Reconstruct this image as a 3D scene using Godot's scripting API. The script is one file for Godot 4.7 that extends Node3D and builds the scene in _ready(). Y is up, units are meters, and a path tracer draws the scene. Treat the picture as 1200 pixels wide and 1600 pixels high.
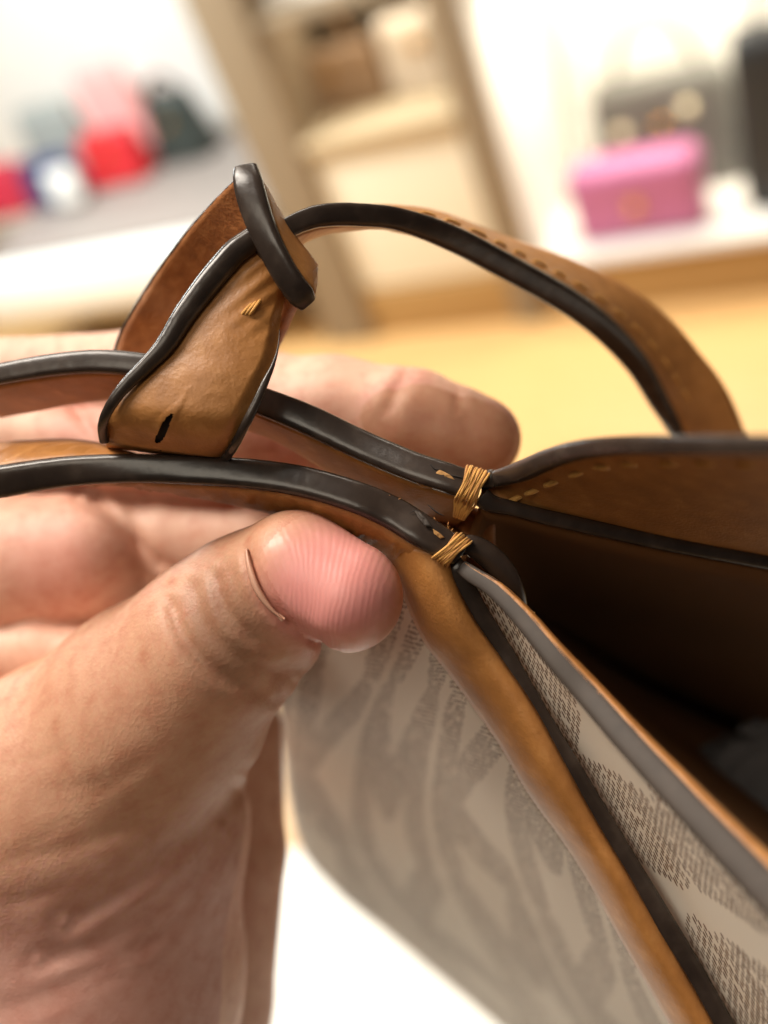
extends Node3D
# A hand pinching the corner of an open tote bag in a shop; shelves out of focus behind.
# World: x along the shelf wall, y up, z away from the wall.

const F := 1716.0            # focal length in photograph pixels (1200 x 1600)
var cam := Transform3D()
var rng := RandomNumberGenerator.new()
var wob := FastNoiseLite.new()
var mats := {}
var names := {}


# ---------------------------------------------------------------- helpers
func numbered(called: String) -> String:
	var n: int = names.get(called, 0)
	names[called] = n + 1
	return called if n == 0 else "%s_%03d" % [called, n]


func thing(called: String, label: String, category: String, where: Vector3, group := "") -> Node3D:
	var o := Node3D.new()
	o.name = numbered(called)
	add_child(o)
	o.position = where
	o.set_meta("label", label)
	o.set_meta("category", category)
	if group:
		o.set_meta("group", group)
	return o


# one mesh in world coordinates, put under a thing (whose turn is zero) or under one of its parts
func part(called: String, mesh: Mesh, m: Material, parent: Node3D) -> MeshInstance3D:
	var o := MeshInstance3D.new()
	o.name = called
	o.mesh = mesh
	o.material_override = null
	for i in mesh.get_surface_count():
		o.set_surface_override_material(i, m)
	parent.add_child(o, true)
	if parent != self and parent.get_parent() == self:
		o.position = -parent.position
	return o


func structure(called: String, mesh: Mesh, m: Material) -> MeshInstance3D:
	var o := part(called, mesh, m, self)
	o.set_meta("kind", "structure")
	return o


func at(px: float, py: float, mm: float) -> Vector3:
	return cam * (Vector3((px - 600.0) / F, -(py - 800.0) / F, -1.0) * mm * 0.001)


# Catmull-Rom through control rows, every column interpolated
func spline(rows: Array, per := 8) -> Array:
	var out := []
	var n := rows.size()
	for i in n - 1:
		var a: Array = rows[maxi(i - 1, 0)]
		var b: Array = rows[i]
		var c: Array = rows[i + 1]
		var d: Array = rows[mini(i + 2, n - 1)]
		for s in per + (1 if i == n - 2 else 0):
			var t := float(s) / per
			var row := []
			for k in b.size():
				row.append(cubic_interpolate(b[k], c[k], a[k], d[k], t))
			out.append(row)
	return out


func spline3(pts: Array, per := 6) -> Array:
	var rows := []
	for p in pts:
		rows.append([p.x, p.y, p.z])
	var out := []
	for r in spline(rows, per):
		out.append(Vector3(r[0], r[1], r[2]))
	return out


# skin over rings of equal size
func loft(rings: Array, capped := true) -> ArrayMesh:
	var st := SurfaceTool.new()
	st.begin(Mesh.PRIMITIVE_TRIANGLES)
	var n: int = rings[0].size()
	var along := 0.0
	for i in rings.size():
		if i:
			along += (rings[i][0] - rings[i - 1][0]).length()
		for k in n:
			st.set_uv(Vector2(float(k) / n, along * 100.0))
			st.add_vertex(rings[i][k])
	for i in rings.size() - 1:
		for k in n:
			var a := i * n + k
			var b := i * n + (k + 1) % n
			for v in [a, b, a + n, b, b + n, a + n]:
				st.add_index(v)
	if capped:
		for e in 2:
			var ring: Array = rings[0] if e == 0 else rings[-1]
			var mid := Vector3.ZERO
			for p in ring:
				mid += p / n
			var c := rings.size() * n + e
			st.set_uv(Vector2.ZERO)
			st.add_vertex(mid)
			var first := 0 if e == 0 else (rings.size() - 1) * n
			for k in n:
				var a := first + k
				var b := first + (k + 1) % n
				for v in ([a, c, b] if e == 0 else [a, b, c]):
					st.add_index(v)
	st.generate_normals()
	return st.commit()


func tube(path: Array, radius: float, sides := 7, taper := 0.0) -> ArrayMesh:
	var rings := []
	var up := Vector3(0.31, 0.83, 0.46)
	for i in path.size():
		var t: Vector3 = (path[mini(i + 1, path.size() - 1)] - path[maxi(i - 1, 0)]).normalized()
		var u := t.cross(up).normalized()
		up = u.cross(t).normalized()
		var w := radius
		if taper > 0.0:
			var e := absf(2.0 * i / (path.size() - 1) - 1.0)
			w *= 1.0 - taper * e * e
		var ring := []
		for k in sides:
			var f := TAU * k / sides
			ring.append(path[i] + (u * cos(f) + up * sin(f)) * w)
		rings.append(ring)
	return loft(rings)


# a grid of points as a shell with thickness; uv in centimetres
func sheet(g: Array, thick: float, uv_turn := 0.0, uv_at := Vector2.ZERO, cut := {}) -> ArrayMesh:
	var st := SurfaceTool.new()
	st.begin(Mesh.PRIMITIVE_TRIANGLES)
	var h := g.size()
	var w: int = g[0].size()
	for side in 2:
		var v := 0.0
		for i in h:
			if i:
				v += (g[i][w / 2] - g[i - 1][w / 2]).length() * 100.0
			var u := 0.0
			for k in w:
				if k:
					u += (g[i][k] - g[i][k - 1]).length() * 100.0
				var n: Vector3 = (g[i][mini(k + 1, w - 1)] - g[i][maxi(k - 1, 0)]).cross(g[mini(i + 1, h - 1)][k] - g[maxi(i - 1, 0)][k]).normalized()
				st.set_uv(Vector2(u, v).rotated(uv_turn) + uv_at)
				st.add_vertex(g[i][k] + n * thick * side)
	var back := h * w
	for i in h - 1:
		for k in w - 1:
			var a := i * w + k
			if cut.has(a):
				continue
			for t in [a, a + 1, a + w, a + 1, a + w + 1, a + w]:
				st.add_index(t)
			for t in [a, a + w, a + 1, a + 1, a + w, a + w + 1]:
				st.add_index(t + back)
	var rim := []
	for k in w:
		rim.append(k)
	for i in range(1, h):
		rim.append(i * w + w - 1)
	for k in range(w - 2, -1, -1):
		rim.append((h - 1) * w + k)
	for i in range(h - 2, 0, -1):
		rim.append(i * w)
	for j in rim.size():
		var a: int = rim[j]
		var b: int = rim[(j + 1) % rim.size()]
		for t in [a, a + back, b, b, a + back, b + back]:
			st.add_index(t)
	st.generate_normals()
	return st.commit()


# rows of two boundary lines -> grid with a bulge towards the viewer
func between(left: Array, right: Array, across: int, bulge_mm: float, power := 1.0, rough_mm := 0.0, tuck := 0.0) -> Array:
	var g := []
	for i in left.size():
		var row := []
		for k in across + 1:
			var t := float(k) / across
			var a: Array = left[i]
			var b: Array = right[i]
			var s := pow(sin(PI * t), power)
			var x := lerpf(a[0], b[0], t)
			var y := lerpf(a[1], b[1], t)
			var p := at(x, y, lerpf(a[2], b[2], t) - bulge_mm * s + tuck * pow(absf(2 * t - 1), 6.0))
			if rough_mm > 0.0:
				p += (cam.origin - p).normalized() * wob.get_noise_3dv(p * 1000.0) * rough_mm * 0.001
			row.append(p)
		g.append(row)
	return g


# a leather strap seen on its painted edge: rows are [px, py, depth mm, half width px, turn of the face in degrees]
func strap(rows: Array, long_mm: float, parent: Node3D, called: String, per := 9, puff := 0.0, crumple := 0.0, closed := true) -> MeshInstance3D:
	var s := spline(rows, per)
	var pts := []
	for r in s:
		pts.append(at(r[0], r[1], r[2]))
	var edge := []
	var body := []
	for i in s.size():
		var p: Vector3 = pts[i]
		var v := (p - cam.origin).normalized()
		var t: Vector3 = (pts[mini(i + 1, pts.size() - 1)] - pts[maxi(i - 1, 0)]).normalized()
		var up := t.cross(v).normalized()
		var w: float = s[i][3] * s[i][2] / F * 0.001
		var a := deg_to_rad(s[i][4])
		var b := v * cos(a) + up * sin(a)
		var d := up * cos(a) - v * sin(a)
		b = (b - t * b.dot(t)).normalized()
		var ring := []
		for k in 13:
			var f := PI * k / 12.0
			var c := cos(f)
			var q := sin(f)
			c = signf(c) * pow(absf(c), 0.62)
			q = pow(q, 0.6)
			var x := p + d * w * c - b * w * 0.6 * q
			x += (d * c - b * q) * wob.get_noise_3dv(x * 500.0) * 0.000025
			ring.append(x)
		ring.append(p - d * w * 0.8 + b * 0.0007)
		ring.append(p + d * w * 0.8 + b * 0.0007)
		edge.append(ring)
		var r2 := []
		var l := long_mm * 0.001
		for k in 9:
			var f := k / 8.0
			var x := p - d * (w * (0.9 + 0.12 * sin(PI * f)) + puff * 0.001 * sin(PI * pow(f, 0.7))) + b * (0.0004 + l * f)
			x += d * wob.get_noise_3dv(x * 700.0) * crumple * 0.001 * sin(PI * minf(1.0, f * 1.4))
			r2.append(x)
		for k in range(8, -1, -1):
			var f := k / 8.0
			var x := p + d * (w * (0.9 + 0.12 * sin(PI * f)) + puff * 0.0006 * sin(PI * pow(f, 0.7))) + b * (0.0004 + l * f)
			x += d * wob.get_noise_3dv(x * 700.0) * crumple * 0.001 * sin(PI * minf(1.0, f * 1.4))
			r2.append(x)
		body.append(r2)
	var leather := part(called, loft(body), mats.leather, parent)
	var e := part("painted_edge", loft(edge), mats.paint, leather if parent.get_parent() == self else parent)
	if parent.get_parent() != self:
		e.position = leather.position
	return leather


func bead(rows: Array, called: String, parent: Node3D, m: Material, per := 9, flat := 0.7) -> MeshInstance3D:
	var s := spline(rows, per)
	var pts := []
	for r in s:
		pts.append(at(r[0], r[1], r[2]))
	var rings := []
	for i in s.size():
		var p: Vector3 = pts[i]
		var v := (p - cam.origin).normalized()
		var t: Vector3 = (pts[mini(i + 1, pts.size() - 1)] - pts[maxi(i - 1, 0)]).normalized()
		var up := t.cross(v).normalized()
		v = up.cross(t).normalized() * signf(up.cross(t).dot(v))
		var w: float = s[i][3] * s[i][2] / F * 0.001
		var ring := []
		for k in 16:
			var f := TAU * k / 16.0
			var c := signf(cos(f)) * pow(absf(cos(f)), 0.75)
			var q := signf(sin(f)) * pow(absf(sin(f)), 0.75)
			var x := p + up * w * c - v * w * flat * q
			x += (up * c - v * q) * wob.get_noise_3dv(x * 500.0) * 0.00003
			ring.append(x)
		rings.append(ring)
	return part(called, loft(rings), m, parent)


# box with rounded edges, centred on the origin
func round_box(size: Vector3, r: float, seg := 3) -> ArrayMesh:
	var st := SurfaceTool.new()
	st.begin(Mesh.PRIMITIVE_TRIANGLES)
	var half := size / 2.0
	r = minf(r, minf(half.x, minf(half.y, half.z)) * 0.98)
	var ts := []
	for i in seg + 1:
		ts.append(-1.0 - 1.0 + float(i) / seg)      # rounded start: -2..-1
	for i in seg + 1:
		ts.append(1.0 + float(i) / seg)              # rounded end: 1..2
	var base := 0
	for f in 6:
		var ax := f / 2
		var sg := 1.0 if f % 2 == 0 else -1.0
		for i in ts.size():
			for k in ts.size():
				var d := Vector3.ZERO
				var c := Vector3.ZERO
				var uv := [ts[i], ts[k]]
				for j in 2:
					var e := (ax + 1 + j) % 3
					var t: float = uv[j]
					c[e] = signf(t) * (half[e] - r)
					d[e] = tan(PI / 4 * (absf(t) - 1.0)) * signf(t)
				d[ax] = sg
				c[ax] = sg * (half[ax] - r)
				var e1 := (ax + 1) % 3
				var e2 := (ax + 2) % 3
				d[e1] = 0.0 if absf(uv[0]) == 1.0 else (tan(PI / 4 * fposmod(absf(uv[0]) - 1.0, 1.0001)) * signf(uv[0]))
				d[e2] = 0.0 if absf(uv[1]) == 1.0 else (tan(PI / 4 * fposmod(absf(uv[1]) - 1.0, 1.0001)) * signf(uv[1]))
				st.add_vertex(c + d.normalized() * r)
		var n := ts.size()
		for i in n - 1:
			for k in n - 1:
				var a := base + i * n + k
				var q := [a, a + 1, a + n, a + 1, a + n + 1, a + n]
				if sg > 0:
					q = [a, a + n, a + 1, a + 1, a + n, a + n + 1]
				for v in q:
					st.add_index(v)
		base += n * n
	st.generate_normals()
	return st.commit()


func box_at(lo: Vector3, hi: Vector3, r := 0.004) -> ArrayMesh:
	var m := round_box((hi - lo).abs(), r, 2)
	return moved(m, Transform3D(Basis(), (lo + hi) / 2))


func moved(m: Mesh, t: Transform3D) -> ArrayMesh:
	var st := SurfaceTool.new()
	st.begin(Mesh.PRIMITIVE_TRIANGLES)
	st.append_from(m, 0, t)
	return st.commit()


# ---------------------------------------------------------------- materials
func srgb(r: float, g: float, b: float) -> Color:
	return Color(r / 255.0, g / 255.0, b / 255.0)


func noise_tex(freq: float, kind: int, size := 512, ramp: Gradient = null, octaves := 4, sd := 1, cell := 1) -> NoiseTexture2D:
	var n := FastNoiseLite.new()
	n.noise_type = kind
	n.frequency = freq
	n.fractal_octaves = octaves
	n.seed = sd
	n.cellular_return_type = cell
	var t := NoiseTexture2D.new()
	t.width = size
	t.height = size
	t.seamless = true
	t.noise = n
	if ramp:
		t.color_ramp = ramp
	return t


func ramp(cols: Array) -> Gradient:
	var g := Gradient.new()
	g.offsets = PackedFloat32Array(cols.map(func(c): return c[0]))
	g.colors = PackedColorArray(cols.map(func(c): return c[1]))
	return g


func plain(c: Color, rough := 0.6, metal := 0.0) -> StandardMaterial3D:
	var m := StandardMaterial3D.new()
	m.albedo_color = c
	m.roughness = rough
	m.metallic = metal
	return m


func grained(tex: Texture2D, relief: Texture2D, scale: float, height_cm: float, rough: float) -> StandardMaterial3D:
	var m := StandardMaterial3D.new()
	m.albedo_texture = tex
	m.uv1_triplanar = true
	m.uv1_scale = Vector3.ONE * scale
	m.roughness = rough
	if relief:
		m.heightmap_enabled = true
		m.heightmap_texture = relief
		m.heightmap_scale = height_cm
	return m


func canvas_texture(tile_mm: float, size: int) -> ImageTexture:
	# pale coated cloth with a print of dark dashes that fill angular letters, M and K by turns
	var im := Image.create(size, size, false, Image.FORMAT_RGB8)
	im.fill(srgb(226, 214, 198))
	var r := RandomNumberGenerator.new()
	r.seed = 5
	for i in 50000:
		var v := r.randf_range(-7, 7)
		im.fill_rect(Rect2i(r.randi() % size, r.randi() % size, r.randi_range(2, 12), 1), srgb(226 + v, 214 + v, 198 + v))
	var k := size / tile_mm
	var letters := [[[[0.05, 1], [0.05, 0], [0.5, 0.62], [0.95, 0], [0.95, 1]]], [[[0.1, 0], [0.1, 1]], [[0.9, 0], [0.15, 0.52], [0.95, 1]]]]
	var cell := tile_mm / 2.0
	var y := 0.0
	var line := 0
	while y < tile_mm - 0.2:
		var x := 0.6 if line % 2 else 0.0
		while x < tile_mm - 0.1:
			var col := int(x / cell)
			var row := int(y / cell)
			var u := (fposmod(x, cell) / cell - 0.12) / 0.76
			var v := (fposmod(y, cell) / cell - 0.1) / 0.8
			var inside := false
			for stroke in letters[(col + row) % 2]:
				for i in stroke.size() - 1:
					var a := Vector2(stroke[i][0], stroke[i][1])
					var b := Vector2(stroke[i + 1][0], stroke[i + 1][1])
					if Geometry2D.get_closest_point_to_segment(Vector2(u, v), a, b).distance_to(Vector2(u, v)) < 0.17:
						inside = true
			if inside and r.randf() < 0.92:
				var cx := (x + r.randf_range(-0.12, 0.12)) * k
				var cy := (y + r.randf_range(-0.1, 0.1)) * k
				var rx := 0.46 * k * r.randf_range(0.75, 1.2)
				var ry := 0.33 * k * r.randf_range(0.75, 1.2)
				var c := srgb(92, 64, 42).lerp(srgb(128, 94, 66), r.randf())
				for yy in range(-int(ry) - 1, int(ry) + 2):
					for xx in range(-int(rx) - 1, int(rx) + 2):
						if pow(xx / rx, 2) + pow(yy / ry, 2) < 1.0:
							im.set_pixel(posmod(int(cx) + xx, size), posmod(int(cy) + yy, size), c)
			x += 1.2
		y += 0.9
		line += 1
	return ImageTexture.create_from_image(im)


func weave_texture(tile_mm: float, size: int) -> ImageTexture:
	var n := 16
	var small := Image.create(n, n, false, Image.FORMAT_L8)
	for y in n:
		for x in n:
			var a := absf(sin(PI * x / 8.0))
			var b := absf(sin(PI * y / 8.0))
			var over := ((x / 8) + (y / 8)) % 2 == 0
			var v := 0.35 + 0.65 * (a * (0.6 + 0.4 * b) if over else b * (0.6 + 0.4 * a))
			small.set_pixel(x, y, Color(v, v, v))
	var im := Image.create(size, size, false, Image.FORMAT_L8)
	for y in size / n:
		for x in size / n:
			im.blit_rect(small, Rect2i(0, 0, n, n), Vector2i(x * n, y * n))
	return ImageTexture.create_from_image(im)


func ridge_texture(size: int) -> ImageTexture:
	# finger print relief: wavy ridges across u, period an even part of the tile
	var n := FastNoiseLite.new()
	n.frequency = 0.012
	n.seed = 8
	var data := PackedByteArray()
	data.resize(size * size)
	for y in size:
		for x in size:
			var w := n.get_noise_2d(x, y * 0.5) * 9.0
			var v := 0.5 + 0.5 * sin(TAU * (x + w) / size * 34.0)
			data[y * size + x] = int(255.0 * clampf(v * (0.9 + 0.2 * n.get_noise_2d(x * 7.0, y * 7.0)), 0, 1))
	return ImageTexture.create_from_image(Image.create_from_data(size, size, false, Image.FORMAT_L8, data))


func wood_texture(size: int, a: Color, b: Color, sd: int) -> ImageTexture:
	var n := FastNoiseLite.new()
	n.seed = sd
	n.frequency = 0.02
	var im := Image.create(size, size, false, Image.FORMAT_RGB8)
	for y in size:
		for x in size:
			var v := 0.5 + 0.5 * n.get_noise_2d(x * 0.35, y * 4.0) + 0.18 * n.get_noise_2d(x * 2.0, y * 20.0)
			im.set_pixel(x, y, a.lerp(b, clampf(v, 0, 1)))
	return ImageTexture.create_from_image(im)


func make_materials() -> void:
	var grain := noise_tex(0.045, FastNoiseLite.TYPE_CELLULAR, 512, null, 3, 3, 1)
	var tan := noise_tex(0.004, FastNoiseLite.TYPE_SIMPLEX, 512, ramp([[0.0, srgb(146, 96, 48)], [0.45, srgb(163, 109, 56)], [0.7, srgb(170, 115, 60)], [1.0, srgb(188, 134, 78)]]), 6, 11)
	mats.leather = grained(tan, grain, 85.0, 0.006, 0.48)
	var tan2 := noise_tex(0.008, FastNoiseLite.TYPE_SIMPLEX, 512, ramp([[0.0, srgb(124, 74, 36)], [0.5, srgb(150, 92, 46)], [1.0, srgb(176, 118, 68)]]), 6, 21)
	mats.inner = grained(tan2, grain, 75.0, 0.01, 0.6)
	var black := noise_tex(0.01, FastNoiseLite.TYPE_SIMPLEX, 256, ramp([[0.0, srgb(42, 33, 28)], [0.6, srgb(53, 43, 37)], [1.0, srgb(74, 63, 55)]]), 5, 31)
	mats.paint = grained(black, noise_tex(0.02, FastNoiseLite.TYPE_SIMPLEX, 256, null, 4, 33), 60.0, 0.004, 0.27)
	mats.paint_pale = grained(noise_tex(0.01, FastNoiseLite.TYPE_SIMPLEX, 256, ramp([[0.0, srgb(52, 44, 38)], [1.0, srgb(68, 58, 51)]]), 5, 35), null, 60.0, 0.0, 0.68)  # paler matte edge paint; its grazing sheen is put into the colour
	mats.dark = plain(srgb(38, 30, 26), 0.9)
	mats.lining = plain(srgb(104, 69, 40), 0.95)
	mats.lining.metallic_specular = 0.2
	mats.thread = plain(srgb(204, 150, 76), 0.72)
	mats.thread.rim_enabled = true
	mats.thread.rim = 0.4
	mats.thread_dull = plain(srgb(172, 118, 60), 0.75)
	mats.fibre = plain(srgb(178, 132, 78), 0.8)
	var c := StandardMaterial3D.new()
	c.albedo_texture = canvas_texture(100.8, 2048)
	c.uv1_scale = Vector3.ONE * (1.0 / 10.08)
	c.roughness = 0.62
	c.heightmap_enabled = true
	c.heightmap_texture = weave_texture(100.8, 2048)
	c.heightmap_scale = 0.006
	mats.canvas = c
	mats.front_canvas = c.duplicate()
	mats.front_canvas.uv1_scale = Vector3.ONE * (1.0 / 11.0)
	# skin
	var pores := noise_tex(0.05, FastNoiseLite.TYPE_CELLULAR, 512, null, 2, 41, 1)
	var skin := grained(noise_tex(0.006, FastNoiseLite.TYPE_SIMPLEX, 512, ramp([[0.0, Color(0.9, 0.8, 0.77)], [0.5, Color(0.97, 0.945, 0.935)], [1.0, Color(1, 1, 1)]]), 5, 43), pores, 75.0, 0.0065, 0.54)
	skin.vertex_color_use_as_albedo = true
	skin.subsurf_scatter_enabled = true
	skin.subsurf_scatter_strength = 0.06
	mats.skin = skin
	var tip := StandardMaterial3D.new()
	tip.vertex_color_use_as_albedo = true
	tip.roughness = 0.4
	tip.heightmap_enabled = true
	tip.heightmap_texture = ridge_texture(512)
	tip.heightmap_scale = 0.0017
	tip.subsurf_scatter_enabled = true
	tip.subsurf_scatter_strength = 0.06
	mats.tip = tip
	mats.nail = plain(srgb(198, 150, 126), 0.4)
	# shop
	mats.floor = StandardMaterial3D.new()
	mats.floor.albedo_texture = wood_texture(256, srgb(206, 160, 102), srgb(220, 178, 122), 51)
	mats.floor.uv1_triplanar = true
	mats.floor.uv1_scale = Vector3.ONE * 1.3
	mats.floor.roughness = 0.45
	mats.post = plain(srgb(140, 123, 100), 0.6)
	mats.cream = plain(srgb(230, 218, 194), 0.5)
	mats.sand = plain(srgb(186, 166, 134), 0.6)
	mats.plinth = plain(srgb(168, 130, 78), 0.5)
	mats.white = plain(srgb(236, 234, 228), 0.35)
	mats.taupe = plain(srgb(146, 136, 130), 0.6)
	mats.glow = plain(Color.WHITE)
	mats.glow.emission_enabled = true
	mats.glow.emission = Color(1, 0.96, 0.88)
	mats.glow.emission_energy_multiplier = 3.0
	mats.glint_gold = plain(srgb(244, 232, 196), 0.35, 0.6)  # pale metal whose light colour stands in for bright glints
	mats.gold = plain(srgb(214, 170, 92), 0.22, 1.0)


# ---------------------------------------------------------------- the hand: tapered bones joined by a smooth minimum
var A := PackedVector3Array()
var D := PackedVector3Array()
var inv := PackedFloat32Array()
var ra := PackedFloat32Array()
var rb := PackedFloat32Array()
var kk := PackedFloat32Array()
var creases := []     # [Vector2 a, Vector2 b, width mm, depth mm, zmin, zmax]


func mm_at(px: float, py: float, d: float) -> Vector3:
	return Vector3((px - 600.0) / F * d, -(py - 800.0) / F * d, -d)


func chain(rows: Array, k: float) -> void:
	for i in rows.size() - 1:
		var a: Array = rows[i]
		var b: Array = rows[i + 1]
		var p := mm_at(a[0], a[1], a[2])
		var q := mm_at(b[0], b[1], b[2])
		A.append(p)
		D.append(q - p)
		inv.append(1.0 / maxf((q - p).length_squared(), 1e-6))
		ra.append(a[3] * a[2] / F)
		rb.append(b[3] * b[2] / F)
		kk.append(k)


func crease(pts: Array, width: float, depth: float, near: float, far: float) -> void:
	var line := PackedVector2Array()
	for r in spline(pts, 4):
		line.append(Vector2(r[0], r[1]))
	creases.append([line, Rect2(), width, depth, near, far])
	var box := Rect2(line[0], Vector2.ZERO)
	for q in line:
		box = box.expand(q)
	creases[-1][1] = box.grow(2)


func field(p: Vector3, near: PackedInt32Array, lines: Array) -> float:
	var d := 1e9
	for i in near:
		var pa := p - A[i]
		var h := clampf(pa.dot(D[i]) * inv[i], 0.0, 1.0)
		var e := (pa - D[i] * h).length() - ra[i] - (rb[i] - ra[i]) * h
		var k := kk[i]
		var m := maxf(k - absf(d - e), 0.0)
		d = minf(d, e) - m * m / k * 0.25
	if lines.size():
		var s := F / -p.z
		var q := Vector2(600.0 + p.x * s, 800.0 - p.y * s)
		for c in lines:
			if -p.z < c[4] or -p.z > c[5]:
				continue
			var line: PackedVector2Array = c[0]
			var best := 1e9
			for i in line.size() - 1:
				best = minf(best, Geometry2D.get_closest_point_to_segment(q, line[i], line[i + 1]).distance_squared_to(q))
			var w: float = sqrt(best) / s / c[2]
			if w < 2.5:
				var e0 := minf(q.distance_to(line[0]), q.distance_to(line[-1])) / s
				d += c[3] * exp(-w * w) * smoothstep(-1.0, 2.5, e0)
	return d


func skin_colour(q: Vector2, z: float) -> Color:
	# pigment and blood, plus light and shade put into the tone: linear values
	var c := Color(0.56, 0.315, 0.195)
	var warm := Color(0.55, 0.275, 0.175)
	var pink := Color(0.68, 0.27, 0.24)
	var brown := Color(0.29, 0.155, 0.092)
	var n := wob.get_noise_2d(q.x * 0.12, q.y * 0.12)
	c = c.lerp(warm, clampf(0.4 + n, 0, 1))
	if z < 165.0:
		var bulb := Vector2((q.x - 520) / 118.0, (q.y - 915) / 112.0).length()
		c = c.lerp(pink, smoothstep(1.3, 0.5, bulb + n * 0.15))
		c = c.lerp(Color(0.58, 0.31, 0.25), smoothstep(1320.0, 1500.0, q.y + q.x * 0.3 + n * 120.0))
		var kn := Vector2((q.x - 345) / 70.0, (q.y - 985) / 110.0).rotated(0.5).length()
		c = c.lerp(brown, 0.8 * smoothstep(1.3, 0.4, kn + n * 0.2))  # knuckle pigment, with the shadow on it put into the brown
	else:
		c = c.lerp(Color(0.76, 0.49, 0.37), 0.8)  # fingers behind made paler, standing in for the light on them
		for b in [[640, 610, 60], [600, 640, 60], [770, 660, 50], [80, 870, 140], [120, 660, 90], [250, 1400, 220], [450, 690, 90]]:
			c = c.lerp(Color(0.58, 0.22, 0.18), 0.55 * smoothstep(1.0, 0.2, (q - Vector2(b[0], b[1])).length() / b[2] + n * 0.3))
	return c


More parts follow.
